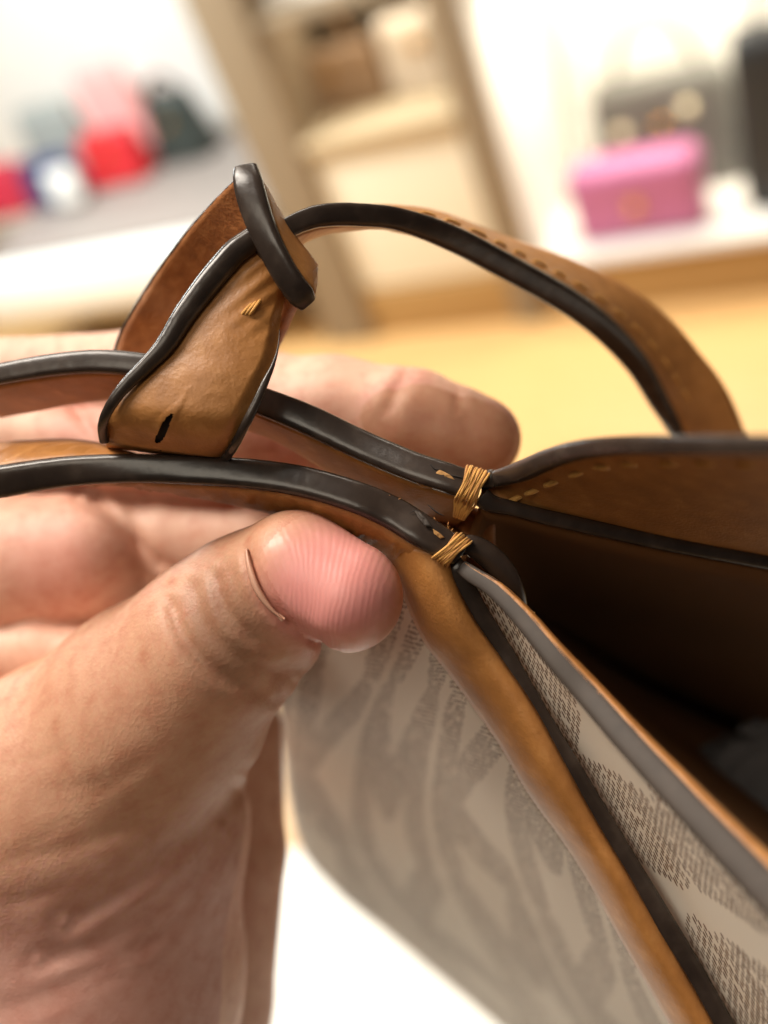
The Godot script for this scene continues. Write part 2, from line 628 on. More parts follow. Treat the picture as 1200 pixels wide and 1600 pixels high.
func build_hand() -> void:
	# thumb: bulb of the tip, phalanx, ball of the thumb
	chain([[542, 932, 140, 88], [462, 886, 142, 82]], 3.0)
	chain([[462, 900, 145, 84], [400, 950, 149, 112], [330, 1015, 152, 128], [245, 1105, 158, 158], [110, 1240, 166, 200], [-60, 1400, 172, 240]], 5.0)
	chain([[245, 1120, 162, 140], [185, 1300, 170, 190], [120, 1520, 176, 250], [80, 1720, 180, 270]], 7.0)
	# heel of the hand and little finger side, behind
	chain([[345, 1150, 204, 96], [325, 1330, 206, 122], [285, 1560, 208, 142], [260, 1720, 210, 150]], 1.0)
	chain([[40, 1250, 194, 200], [40, 1600, 198, 220]], 3.0)
	# index finger behind the straps
	chain([[748, 686, 169, 66], [700, 676, 170, 72], [640, 664, 172, 86], [520, 652, 176, 92], [400, 650, 181, 98], [240, 600, 188, 98], [60, 600, 196, 96], [-80, 640, 200, 100]], 2.5)
	# middle, ring and little fingers curled below it
	chain([[330, 720, 182, 62], [180, 700, 184, 66], [20, 690, 188, 70], [-90, 720, 190, 70]], 1.2)
	chain([[140, 872, 184, 104], [30, 885, 186, 112], [-80, 900, 190, 112]], 1.2)
	chain([[300, 900, 212, 150], [-80, 960, 214, 170]], 4.0)
	chain([[400, 850, 186, 80], [265, 850, 188, 84], [120, 800, 194, 80]], 1.2)
	chain([[170, 1030, 178, 46], [60, 1018, 180, 52], [-80, 1030, 184, 56]], 1.2)
	# creases of the skin
	crease([[268, 925], [282, 980], [316, 1030], [365, 1064], [430, 1084]], 1.3, 1.0, 130, 164)
	crease([[300, 895], [312, 960], [345, 1008], [398, 1042], [465, 1056]], 1.3, 1.0, 130, 164)
	crease([[334, 880], [350, 945], [386, 990], [445, 1026]], 1.25, 0.9, 130, 162)
	crease([[285, 910], [298, 972], [330, 1018], [380, 1053], [440, 1070]], 0.55, 0.2, 130, 164)
	crease([[358, 870], [372, 925], [406, 978], [455, 1008]], 0.9, 0.45, 130, 162)
	crease([[388, 852], [394, 890], [410, 930], [436, 962], [474, 990], [520, 1012]], 0.9, 0.9, 130, 160)
	crease([[385, 1215], [340, 1270], [275, 1330], [190, 1390], [100, 1440]], 1.8, 1.0, 140, 186)
	crease([[350, 1290], [310, 1350], [250, 1410], [160, 1470], [60, 1500]], 1.6, 0.6, 140, 186)
	crease([[330, 1345], [290, 1420], [220, 1480]], 1.2, 0.4, 140, 186)
	crease([[250, 1270], [180, 1300], [90, 1330], [0, 1345]], 1.3, 0.2, 140, 186)
	crease([[300, 1290], [210, 1355], [110, 1395], [0, 1410]], 1.3, 0.2, 140, 186)
	crease([[240, 1180], [150, 1225], [60, 1240]], 1.2, 0.15, 140, 186)
	crease([[280, 1440], [180, 1500], [60, 1560], [-20, 1580]], 1.5, 0.25, 140, 186)
	crease([[645, 572], [622, 610], [600, 660]], 1.3, 0.6, 150, 185)
	crease([[706, 600], [716, 622], [722, 650]], 1.2, 0.45, 150, 185)
	crease([[105, 620], [140, 670], [180, 710]], 1.2, 0.8, 160, 205)
	crease([[130, 775], [170, 800], [215, 850], [262, 895]], 1.5, 1.6, 160, 205)
	for i in 14:
		var y := 1180.0 + 30.0 * i + rng.randf_range(-8, 8)
		var x := rng.randf_range(0, 160)
		var l := rng.randf_range(60, 170)
		crease([[x, y + 24], [x + l * 0.5, y + 12 + rng.randf_range(-6, 6)], [x + l, y - 14]], 0.8, 0.08, 140, 186)

	var cell := 0.5
	var nb := 8
	var size := cell * nb
	var lo := Vector3(-78, -106, -222)
	var hi := Vector3(25, 30, -122)
	var all := PackedInt32Array(range(A.size()))
	var verts := PackedVector3Array()
	var keys := {}
	var edges := []
	var n1 := nb + 1
	var vals := PackedFloat32Array()
	vals.resize(n1 * n1 * n1)
	var reach := size * 0.87
	var counts := Vector3i(((hi - lo) / size).ceil())
	for bz in counts.z:
		for by in counts.y:
			for bx in counts.x:
				var o := lo + Vector3(bx, by, bz) * size
				var mid := o + Vector3.ONE * size * 0.5
				# outside the view?
				var s := F / -mid.z
				var mx := 600.0 + mid.x * s
				var my := 800.0 - mid.y * s
				if mx < -90 or my > 1700:
					continue
				var dist := field(mid, all, [])
				if absf(dist) > reach + 1.2:
					continue
				var near := PackedInt32Array()
				for i in all:
					var pa := mid - A[i]
					var h := clampf(pa.dot(D[i]) * inv[i], 0.0, 1.0)
					if (pa - D[i] * h).length() - ra[i] - (rb[i] - ra[i]) * h < maxf(dist, 0.0) + reach * 2.0 + 12.0:
						near.append(i)
				var lines := []
				var bx2 := Rect2(mx - 24, my - 24, 48, 48).grow(50)
				for c in creases:
					if -mid.z > c[4] - 6 and -mid.z < c[5] + 6 and bx2.intersects(c[1]):
						lines.append(c)
				var j := 0
				for z in n1:
					for y in n1:
						for x in n1:
							vals[j] = field(o + Vector3(x, y, z) * cell, near, lines)
							j += 1
				for z in nb:
					for y in nb:
						for x in nb:
							var a := (z * n1 + y) * n1 + x
							var v0 := vals[a]
							var v1 := vals[a + 1]
							var v2 := vals[a + n1]
							var v3 := vals[a + n1 + 1]
							var b := a + n1 * n1
							var v4 := vals[b]
							var v5 := vals[b + 1]
							var v6 := vals[b + n1]
							var v7 := vals[b + n1 + 1]
							var neg := int(v0 < 0) + int(v1 < 0) + int(v2 < 0) + int(v3 < 0) + int(v4 < 0) + int(v5 < 0) + int(v6 < 0) + int(v7 < 0)
							if neg == 0 or neg == 8:
								continue
							var sum := Vector3.ZERO
							var cnt := 0
							var cv := [v0, v1, v2, v3, v4, v5, v6, v7]
							for e in [[0, 1], [2, 3], [4, 5], [6, 7], [0, 2], [1, 3], [4, 6], [5, 7], [0, 4], [1, 5], [2, 6], [3, 7]]:
								var p: float = cv[e[0]]
								var q: float = cv[e[1]]
								if (p < 0) != (q < 0):
									var t := p / (p - q)
									var c0 := Vector3(e[0] & 1, (e[0] >> 1) & 1, e[0] >> 2)
									var c1 := Vector3(e[1] & 1, (e[1] >> 1) & 1, e[1] >> 2)
									sum += c0.lerp(c1, t)
									cnt += 1
							var ci := Vector3i(bx * nb + x, by * nb + y, bz * nb + z)
							keys[ci] = verts.size()
							verts.append(o + (Vector3(x, y, z) + sum / cnt) * cell)
							if (v0 < 0) != (v1 < 0):
								edges.append([ci, 0, v0 < 0])
							if (v0 < 0) != (v2 < 0):
								edges.append([ci, 1, v0 < 0])
							if (v0 < 0) != (v4 < 0):
								edges.append([ci, 2, v0 < 0])
	var tri := PackedInt32Array()
	var back := [[Vector3i(0, -1, 0), Vector3i(0, 0, -1)], [Vector3i(0, 0, -1), Vector3i(-1, 0, 0)], [Vector3i(-1, 0, 0), Vector3i(0, -1, 0)]]
	for e in edges:
		var c: Vector3i = e[0]
		var u: Vector3i = back[e[1]][0]
		var v: Vector3i = back[e[1]][1]
		var a: int = keys[c]
		var b: int = keys.get(c + u, -1)
		var d: int = keys.get(c + u + v, -1)
		var f: int = keys.get(c + v, -1)
		if b < 0 or d < 0 or f < 0:
			continue
		if e[2]:
			tri.append_array([a, d, b, a, f, d])
		else:
			tri.append_array([a, b, d, a, d, f])
	var nor := PackedVector3Array()
	nor.resize(verts.size())
	for i in range(0, tri.size(), 3):
		var p := verts[tri[i]]
		var n := (verts[tri[i + 2]] - p).cross(verts[tri[i + 1]] - p)
		for j in 3:
			nor[tri[i + j]] += n
	var col := PackedColorArray()
	var uv := PackedVector2Array()
	var is_tip := PackedByteArray()
	var tipc := mm_at(405, 905, 141)
	for i in verts.size():
		var p := verts[i]
		var s := F / -p.z
		var q := Vector2(600.0 + p.x * s, 800.0 - p.y * s)
		col.append(skin_colour(q, -p.z))
		var r := p - tipc
		uv.append(Vector2(r.length() / 20.0, atan2(r.y, r.x) / 3.0))
		var f := Vector2((q.x - 520) / 118.0, (q.y - 915) / 112.0)
		is_tip.append(1 if f.length() < 1.06 and -p.z < 152 and (q - Vector2(390, 870)).dot(Vector2(0.86, -0.5)) > 8.0 else 0)
		nor[i] = (cam.basis * nor[i]).normalized()
		verts[i] = cam * (p * 0.001)
	var skin_i := PackedInt32Array()
	var tip_i := PackedInt32Array()
	for i in range(0, tri.size(), 3):
		var t := is_tip[tri[i]] + is_tip[tri[i + 1]] + is_tip[tri[i + 2]] == 3
		(tip_i if t else skin_i).append_array(tri.slice(i, i + 3))
	var mesh := ArrayMesh.new()
	for idx in [skin_i, tip_i]:
		var arr := []
		arr.resize(Mesh.ARRAY_MAX)
		arr[Mesh.ARRAY_VERTEX] = verts
		arr[Mesh.ARRAY_NORMAL] = nor
		arr[Mesh.ARRAY_COLOR] = col
		arr[Mesh.ARRAY_TEX_UV] = uv
		arr[Mesh.ARRAY_INDEX] = idx
		mesh.add_surface_from_arrays(Mesh.PRIMITIVE_TRIANGLES, arr)
	var hand := thing("hand", "bare hand pinching the corner of the tote bag, thumb in front and fingers behind", "hand", at(200, 1500, 175))
	var skin := part("skin", mesh, mats.skin, hand)
	skin.set_surface_override_material(1, mats.tip)
	# the edge of the thumb nail, a curved plate let into the side of the tip
	var outer := []
	var inner := []
	for r in spline([[387, 856, 0], [391, 885, 0], [404, 922, 0], [424, 950, 0], [446, 968, 0]], 5):
		var p := on_skin(r[0] - 3, r[1] + 1, all, false)
		outer.append(p)
	var g := []
	for i in outer.size():
		var t := float(i) / (outer.size() - 1)
		var w := 0.85 * sin(PI * clampf(t * 0.86 + 0.1, 0, 1))
		var p: Vector3 = outer[i]
		var row := []
		for k in 5:
			var f := k / 4.0
			row.append(cam * ((p + Vector3(w * (f - 0.35), w * 0.45 * (f - 0.35), 0.06 + 0.32 * sin(PI * f) - 0.2 * (1 - f))) * 0.001))
		g.append(row)
	part("thumb_nail", sheet(g, 0.0004), mats.nail, hand)


func on_skin(px: float, py: float, all: PackedInt32Array, lined := true) -> Vector3:
	var d := 120.0
	for i in 60:
		d += field(mm_at(px, py, d), all, creases if lined else []) * 0.8
	return mm_at(px, py, d)


# ---------------------------------------------------------------- the bag
func knot(parent: Node3D, c: Array, dir: Vector2, half_px: float, down_px: float, wraps: int, lean: float) -> void:
	# whipping thread laid over the painted edge; each wrap is two plies twisted together
	var p := at(c[0], c[1], c[2])
	var v := (p - cam.origin).normalized()
	var t := (at(c[0] + dir.x, c[1] + dir.y, c[2]) - p).normalized()
	var up := t.cross(v).normalized()
	var w: float = half_px * c[2] / F * 0.001
	var low: float = down_px * c[2] / F * 0.001
	var holder := Node3D.new()
	holder.name = "thread_knot"
	parent.add_child(holder, true)
	var count := wraps * 5
	for i in count:
		var f := (i % (count / 2)) / (count / 2.0 - 1.0) - 0.5
		var layer := i / (count / 2)
		var off := f * wraps * 0.0006
		var slant := lean + (0.22 if layer else -0.14) + rng.randf_range(-0.1, 0.1)
		var out := 1.04 + 0.09 * layer + rng.randf_range(0, 0.05)
		var pts := []
		for q in [[1.0, 2.0, 1.0], [1.1, 0.55, 1.0], [0.85, -0.62, 1.0], [0.1, -0.8, 0.86], [-0.75, -0.66, 0.9], [-1.12, 0.1, 0.95]]:
			pts.append(p + up * w * q[0] * out + v * w * q[1] * out + t * (off * q[2] + slant * q[0] * w * 0.6))
		pts.append(p - up * (w * 1.12 + low * 0.5) + v * w * 0.5 + t * (off * 0.75 - lean * 1.2 * w - slant * w * 0.3))
		pts.append(p - up * (w * 1.12 + low) + v * w * 1.1 + t * (off * 0.5 - lean * 1.7 * w))
		var path := spline3(pts, 5)
		for k in path.size():
			path[k] += v * sin(k * 0.7 + i * 2.1) * 0.00004
		var o := part("thread", tube(path, rng.randf_range(0.00015, 0.00021), 6), mats.thread if i % 3 else mats.thread_dull, holder)
		o.position = -parent.position


func stitch_tube(a: Vector3, b: Vector3, lift: Vector3, radius: float) -> ArrayMesh:
	return tube(spline3([a - lift, a.lerp(b, 0.2) + lift * 0.7, a.lerp(b, 0.5) + lift, a.lerp(b, 0.8) + lift * 0.7, b - lift], 3), radius, 6, 0.25)


# depth of the painted edge's surface at a pixel
func edge_depth(rows: Array, px: float, py: float) -> float:
	var best := 1e9
	var out := 139.0
	for r in spline(rows, 12):
		var q := Vector2(px - r[0], py - r[1]).length()
		if q < best:
			best = q
			var t := minf(q / r[3], 0.97)
			out = r[2] - r[3] * r[2] / F * 0.6 * pow(1.0 - pow(t, 3.2), 0.33)
	return out


func flake(parent: Node3D, rows: Array, ring: Array, lift: float, m: Material) -> void:
	# a torn bit of edge paint: a small uneven plate lying on the curve
	var mid := Vector2.ZERO
	for q in ring:
		mid += Vector2(q[0], q[1]) / ring.size()
	var rings := []
	for f in [1.0, 0.9, 0.6, 0.1]:
		var line := []
		for i in ring.size() * 3:
			var a := Vector2(ring[i / 3][0], ring[i / 3][1])
			var b := Vector2(ring[(i / 3 + 1) % ring.size()][0], ring[(i / 3 + 1) % ring.size()][1])
			var q: Vector2 = mid + (a.lerp(b, (i % 3) / 3.0) - mid) * f
			line.append(at(q.x, q.y, edge_depth(rows, q.x, q.y) + (0.15 if f == 1.0 else -lift * (0.6 + 0.4 * f) + wob.get_noise_2d(q.x * 9, q.y * 9) * 0.12)))
		rings.append(line)
	part("paint_flake", loft(rings), m, parent)


func crack(parent: Node3D, rows: Array, pts: Array) -> void:
	var line := []
	for r in spline(pts, 5):
		line.append(at(r[0], r[1], edge_depth(rows, r[0], r[1]) + 0.02))
	part("paint_crack", tube(line, 0.0001, 5, 0.7), mats.dark, parent)


func build_bag() -> void:
	var bag := thing("tote_bag", "open tan leather and pale printed canvas tote bag held by its corner", "bag", at(900, 1500, 200))
	# the two top edges, pinched side by side
	var up_rows := [[-70, 600, 151, 15, -24], [0, 585, 150, 17, -24], [90, 570, 149, 18, -22], [170, 566, 148, 19, -18], [260, 577, 147, 19, -16], [330, 597, 146, 20, -16], [400, 624, 145, 22, -14], [480, 656, 144, 24, -17], [560, 694, 143, 24, -20], [640, 728, 141, 24, -22], [700, 748, 140, 24, -22], [748, 764, 140, 22, -22]]
	var upper := strap(up_rows, 11.0, bag, "top_edge_strap", 9, 0.1, 0.2)
	var low_rows := [[-70, 762, 147, 25, 17], [0, 752, 146, 26, 15], [100, 737, 145, 24, 10], [200, 732, 144, 23, -3], [300, 735, 143, 23, -12], [400, 742, 142, 24, -18], [480, 755, 141, 25, -22], [560, 779, 140, 26, -24], [612, 802, 140, 27, -24], [658, 830, 139, 27, -22], [696, 853, 139, 24, -20], [716, 868, 139.5, 20, -18]]
	var lower := strap(low_rows, 11.0, bag, "top_edge_strap", 9, 0.6, 0.7)
	knot(bag, [737, 759, 139.6], Vector2(40, 14), 23, 30, 4, 0.05)
	knot(bag, [706, 860, 138.8], Vector2(34, 24), 23, 46, 3, 0.3)
	var fold := []
	for r in spline([[600, 742, 152, 612, 800, 153], [650, 756, 150, 650, 815, 152], [690, 772, 148, 690, 838, 150], [730, 790, 146, 726, 872, 148], [775, 800, 146, 770, 905, 150]], 5):
		var row := []
		for k in 7:
			var t := k / 6.0
			row.append(at(lerpf(r[0], r[3], t), lerpf(r[1], r[4], t), lerpf(r[2], r[5], t) + 5.0 * sin(PI * t)))
		fold.append(row)
	part("corner_fold", sheet(fold, 0.001), mats.inner, bag)
	# torn paint beside the knots
	flake(upper, up_rows, [[676, 742], [686, 733], [704, 742], [712, 750], [698, 747], [688, 749]], 0.04, mats.fibre)
	flake(upper, up_rows, [[648, 753], [662, 750], [684, 757], [676, 764], [660, 762]], 0.06, mats.leather)
	flake(upper, up_rows, [[690, 762], [704, 758], [722, 764], [716, 776], [698, 772]], 0.12, mats.paint)
	crack(upper, up_rows, [[672, 724], [680, 733], [694, 734]])
	crack(upper, up_rows, [[700, 742], [712, 744], [724, 747]])
	flake(lower, low_rows, [[647, 797], [655, 799], [668, 812], [675, 824], [664, 822], [654, 810]], 0.22, mats.paint_pale)
	flake(lower, low_rows, [[676, 826], [686, 832], [695, 840], [688, 842], [678, 834]], 0.03, mats.fibre)
	crack(lower, low_rows, [[640, 802], [648, 798], [656, 802], [668, 816], [676, 828]])
	crack(lower, low_rows, [[668, 788], [682, 800], [694, 806]])
	# small crumbs and fibres round the stitching
	for i in 12:
		var x := rng.randf_range(600, 735)
		var y := 712.0 + (x - 600) * 0.42 + rng.randf_range(58, 78)
		var a := rng.randf() * TAU
		part("loose_fibre", tube([at(x, y, 140.4), at(x + 5 * cos(a), y + 4 * sin(a), 139.6), at(x + 9 * cos(a + 0.4), y + 7 * sin(a + 0.4), 139.9)], 0.00007, 4), mats.leather, upper)
	for i in 12:
		var x := rng.randf_range(640, 712)
		var y := 872.0 + (x - 640) * 0.45 + rng.randf_range(-14, 26)
		var a := rng.randf() * TAU
		part("loose_fibre", tube([at(x, y, 141.5), at(x + 5 * cos(a), y + 4 * sin(a), 140.4), at(x + 10 * cos(a + 0.4), y + 8 * sin(a + 0.4), 141.2)], 0.00007, 4), mats.leather, lower)

	# front panel: tan roll, dark edge, canvas falling away
	var tl := nearer(spline([[590, 850, 147], [622, 915, 147], [660, 1000, 148], [700, 1052, 149], [772, 1152, 149], [825, 1240, 149], [900, 1346, 150], [980, 1486, 150], [1040, 1590, 151], [1100, 1700, 151]], 6), 1.2)
	var tr := nearer(spline([[704, 866, 140], [714, 908, 140.5], [740, 965, 141], [786, 1032, 142], [832, 1099, 142], [878, 1183, 142], [932, 1283, 143], [984, 1369, 143], [1048, 1479, 144], [1112, 1593, 144], [1170, 1702, 144]], 6), 1.2)
	tr = resample(tr, tl.size())
	part("leather_trim", sheet(between(tl, tr, 14, 3.2, 0.8, 0.08, 0.6), 0.0012), mats.leather, bag)
	bead([[706, 868, 140, 10], [716, 888, 139.5, 13], [724, 910, 140, 15], [746, 952, 141, 15], [780, 1006, 142, 14], [802, 1043, 142, 14], [840, 1110, 142, 14], [885, 1186, 142, 15], [932, 1266, 143, 16], [979, 1344, 143, 16], [1034, 1436, 143, 17], [1081, 1516, 144, 18], [1123, 1592, 144, 19], [1179, 1690, 145, 20]], "front_painted_edge", bag, mats.paint, 8, 0.5)
	var cl := spline([[420, 960, 192], [430, 1060, 206], [438, 1150, 228], [448, 1240, 258], [472, 1330, 290], [530, 1398, 315], [600, 1456, 335], [686, 1528, 350], [786, 1612, 360], [900, 1710, 366]], 6)
	var grid := []
	var cr := resample(tl, cl.size())
	for i in cl.size():
		var row := []
		for k in 25:
			var t := k / 24.0
			var a: Array = cl[i]
			var b: Array = cr[i]
			if t < 0.2:     # turned away under the hand side
				var f := 1.0 - t / 0.2
				var p := at(a[0] + 26 * sin(f * PI) - 0.0, a[1], a[2] + 34.0 * f)
				row.append(p)
			else:
				var f := (t - 0.2) / 0.8
				row.append(at(lerpf(a[0], b[0] + 14, f), lerpf(a[1], b[1], f), lerpf(a[2], b[2] + 1.2, pow(f, 0.8)) + 3.0 * sin(PI * f)))
		grid.append(row)
	part("front_panel", sheet(grid, 0.001, -0.35, Vector2(0.4, 0.3)), mats.front_canvas, bag)

	# folded side: canvas valley, its top edge and tan facing
	var ge := [[722, 886, 138.5, 11], [735, 896, 137.5, 13], [774, 922, 135.5, 14], [818, 967, 133, 16], [865, 1024, 130, 18], [920, 1086, 127, 20], [980, 1155, 122, 22], [1045, 1226, 117, 24], [1110, 1296, 112, 26], [1200, 1391, 105, 30], [1300, 1497, 97, 34]]
	bead(ge, "gusset_painted_edge", bag, mats.paint_pale, 8, 0.5)
	var gt := []
	var gb := []
	for r in spline(ge, 6):
		gt.append([r[0] - r[3] * 0.1, r[1] + r[3] * 0.1, r[2] + 0.9])
	for r in spline([[716, 886, 142], [726, 905, 143], [748, 950, 145], [783, 1004, 147], [842, 1108, 148], [887, 1184, 149], [934, 1264, 150], [981, 1342, 150], [1036, 1434, 151], [1125, 1590, 151], [1240, 1790, 152]], 6):
		gb.append([r[0], r[1], r[2]])
	part("gusset_canvas", sheet(between(gb, gt, 16, -0.8, 1.0, 0.1), 0.001, 1.1, Vector2(3.6, 1.0)), mats.canvas, bag)
	var fa := []
	var fb := []
	var fc := []
	for r in spline(ge, 6):
		var k: float = r[3]
		fa.append([r[0] + k * 0.45, r[1] - k * 0.5, r[2] - 0.6])
		fb.append([r[0] + k * 0.7 + (r[0] - 735) * 0.025, r[1] - k * 0.7 - (r[0] - 735) * 0.025, r[2] + 3.0])
		fc.append([r[0] + k * 0.9 + (r[0] - 735) * 0.02, r[1] - k * 0.3, r[2] + 30.0])
	var fg := []
	for i in fa.size():
		var row := []
		for p in spline([fa[i], fb[i], fc[i]], 5):
			var w := at(p[0], p[1], p[2])
			row.append(w + cam.basis.y * wob.get_noise_3dv(w * 1400.0) * 0.0001)
		fg.append(row)
	var facing := part("gusset_facing", sheet(fg, 0.001), mats.leather, bag)
	for i in 16:
		var x := rng.randf_range(825, 890)
		var y := 957.0 + (x - 825) * 1.1 + rng.randf_range(-2, 4)
		var d := 136.0 - (x - 825) * 0.05
		part("loose_fibre", tube([at(x, y + 6, d), at(x + rng.randf_range(0, 8), y - rng.randf_range(0, 4), d - 0.4)], 0.00007, 4), mats.fibre, facing)
	# dark rolled end of the lower strap inside the mouth
	bead([[712, 858, 141, 12], [734, 852, 141, 17], [762, 868, 141.5, 20], [788, 896, 142, 20], [806, 930, 143, 16], [815, 965, 146, 10]], "rolled_edge_end", bag, mats.paint, 8, 0.7)

	# back panel: rim, facing with stitches, folded band
	var rim := [[752, 752, 140.5, 14], [766, 748, 140, 15], [778, 747, 139.5, 14], [818, 735, 134, 17], [857, 718, 128, 17], [902, 704, 122, 16], [968, 696, 114, 15], [1060, 695, 106, 16], [1140, 695, 100, 16], [1220, 696, 95, 17], [1310, 698, 90, 18]]
	bead(rim, "back_painted_edge", bag, mats.paint, 8, 0.8)
	var band := [[752, 776, 140, 16], [768, 787, 140, 14], [800, 794, 140.5, 12], [850, 807, 141, 12], [943, 828, 143, 12], [1060, 853, 146, 12], [1200, 878, 150, 12], [1310, 897, 153, 12]]
	bead(band, "fold_painted_edge", bag, mats.paint, 8, 0.6)
	var ra2 := []
	var rb2 := []
	for r in spline(rim, 6):
		ra2.append([r[0], r[1] + r[3] * 0.3, r[2] + 0.9])
	for r in spline(band, 6):
		rb2.append([r[0], r[1] - r[3] * 0.2, r[2] + 1.6])
	rb2 = resample(rb2, ra2.size())
	var fgrid := between(ra2, rb2, 90, -1.0, 1.0, 0.05)
	var face := part("back_facing", sheet(fgrid, -0.0012), mats.leather, bag)
	for s in [[806, 779], [832, 768], [862, 755], [902, 740], [940, 730], [985, 725], [1045, 724], [1102, 724], [1167, 725]]:
		var d := depth_on(fgrid, s[0], s[1]) - 0.2
		var l: float = 10.0 * 140.0 / d
		part("stitch", stitch_tube(at(s[0] - l, s[1] + (4 if s[0] < 920 else 0), d), at(s[0] + l, s[1] - (4 if s[0] < 920 else 0), d), cam.basis.z * 0.0003, 0.0004), mats.thread, face)
	# dark lining: two sheets that meet deep in the bag
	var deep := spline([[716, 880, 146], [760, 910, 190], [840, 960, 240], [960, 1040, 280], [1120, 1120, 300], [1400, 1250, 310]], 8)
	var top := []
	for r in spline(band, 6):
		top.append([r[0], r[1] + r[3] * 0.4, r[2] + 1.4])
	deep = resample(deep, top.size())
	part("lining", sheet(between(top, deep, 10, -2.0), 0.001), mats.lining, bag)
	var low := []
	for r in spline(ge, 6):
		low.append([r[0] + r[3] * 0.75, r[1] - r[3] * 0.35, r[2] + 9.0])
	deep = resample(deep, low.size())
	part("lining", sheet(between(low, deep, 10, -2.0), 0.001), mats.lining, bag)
	build_tie(bag)
	# grey bundle inside
	var ball := SphereMesh.new()
	ball.radius = 1.0
	ball.height = 2.0
	ball.radial_segments = 40
	ball.rings = 24
	var arr := ball.get_mesh_arrays()
	var vs: PackedVector3Array = arr[Mesh.ARRAY_VERTEX]
	for i in vs.size():
		var n := wob.get_noise_3dv(vs[i] * 16.0)
		vs[i] = at(1215, 1265, 215) + cam.basis * (vs[i] * (1.0 + 0.25 * n) * Vector3(0.0165, 0.016, 0.014))
	arr[Mesh.ARRAY_VERTEX] = vs
	var am := ArrayMesh.new()
	am.add_surface_from_arrays(Mesh.PRIMITIVE_TRIANGLES, arr)
	var st := SurfaceTool.new()
	st.create_from(am, 0)
	st.generate_normals()
	var wad := part("grey_bundle", st.commit(), plain(srgb(92, 88, 88), 0.9), self)
	wad.set_meta("label", "dark grey soft bundle lying inside the open bag at the right edge")
	wad.set_meta("category", "bundle")


func depth_on(g: Array, px: float, py: float) -> float:
	var best := 1e9
	var out := 140.0
	for row in g:
		for p in row:
			var q: Vector3 = cam.affine_inverse() * p
			var e := Vector2(600.0 - q.x / q.z * F - px, 800.0 + q.y / q.z * F - py).length_squared()
			if e < best:
				best = e
				out = -q.z * 1000.0
	return out


func nearer(rows: Array, mm: float) -> Array:
	for r in rows:
		r[2] -= mm
	return rows


func resample(rows: Array, n: int) -> Array:
	var out := []
	for i in n:
		var t := float(i) / (n - 1) * (rows.size() - 1)
		var a := mini(int(t), rows.size() - 2)
		var row := []
		for k in rows[a].size():
			row.append(lerpf(rows[a][k], rows[a + 1][k], t - a))
		out.append(row)
	return out


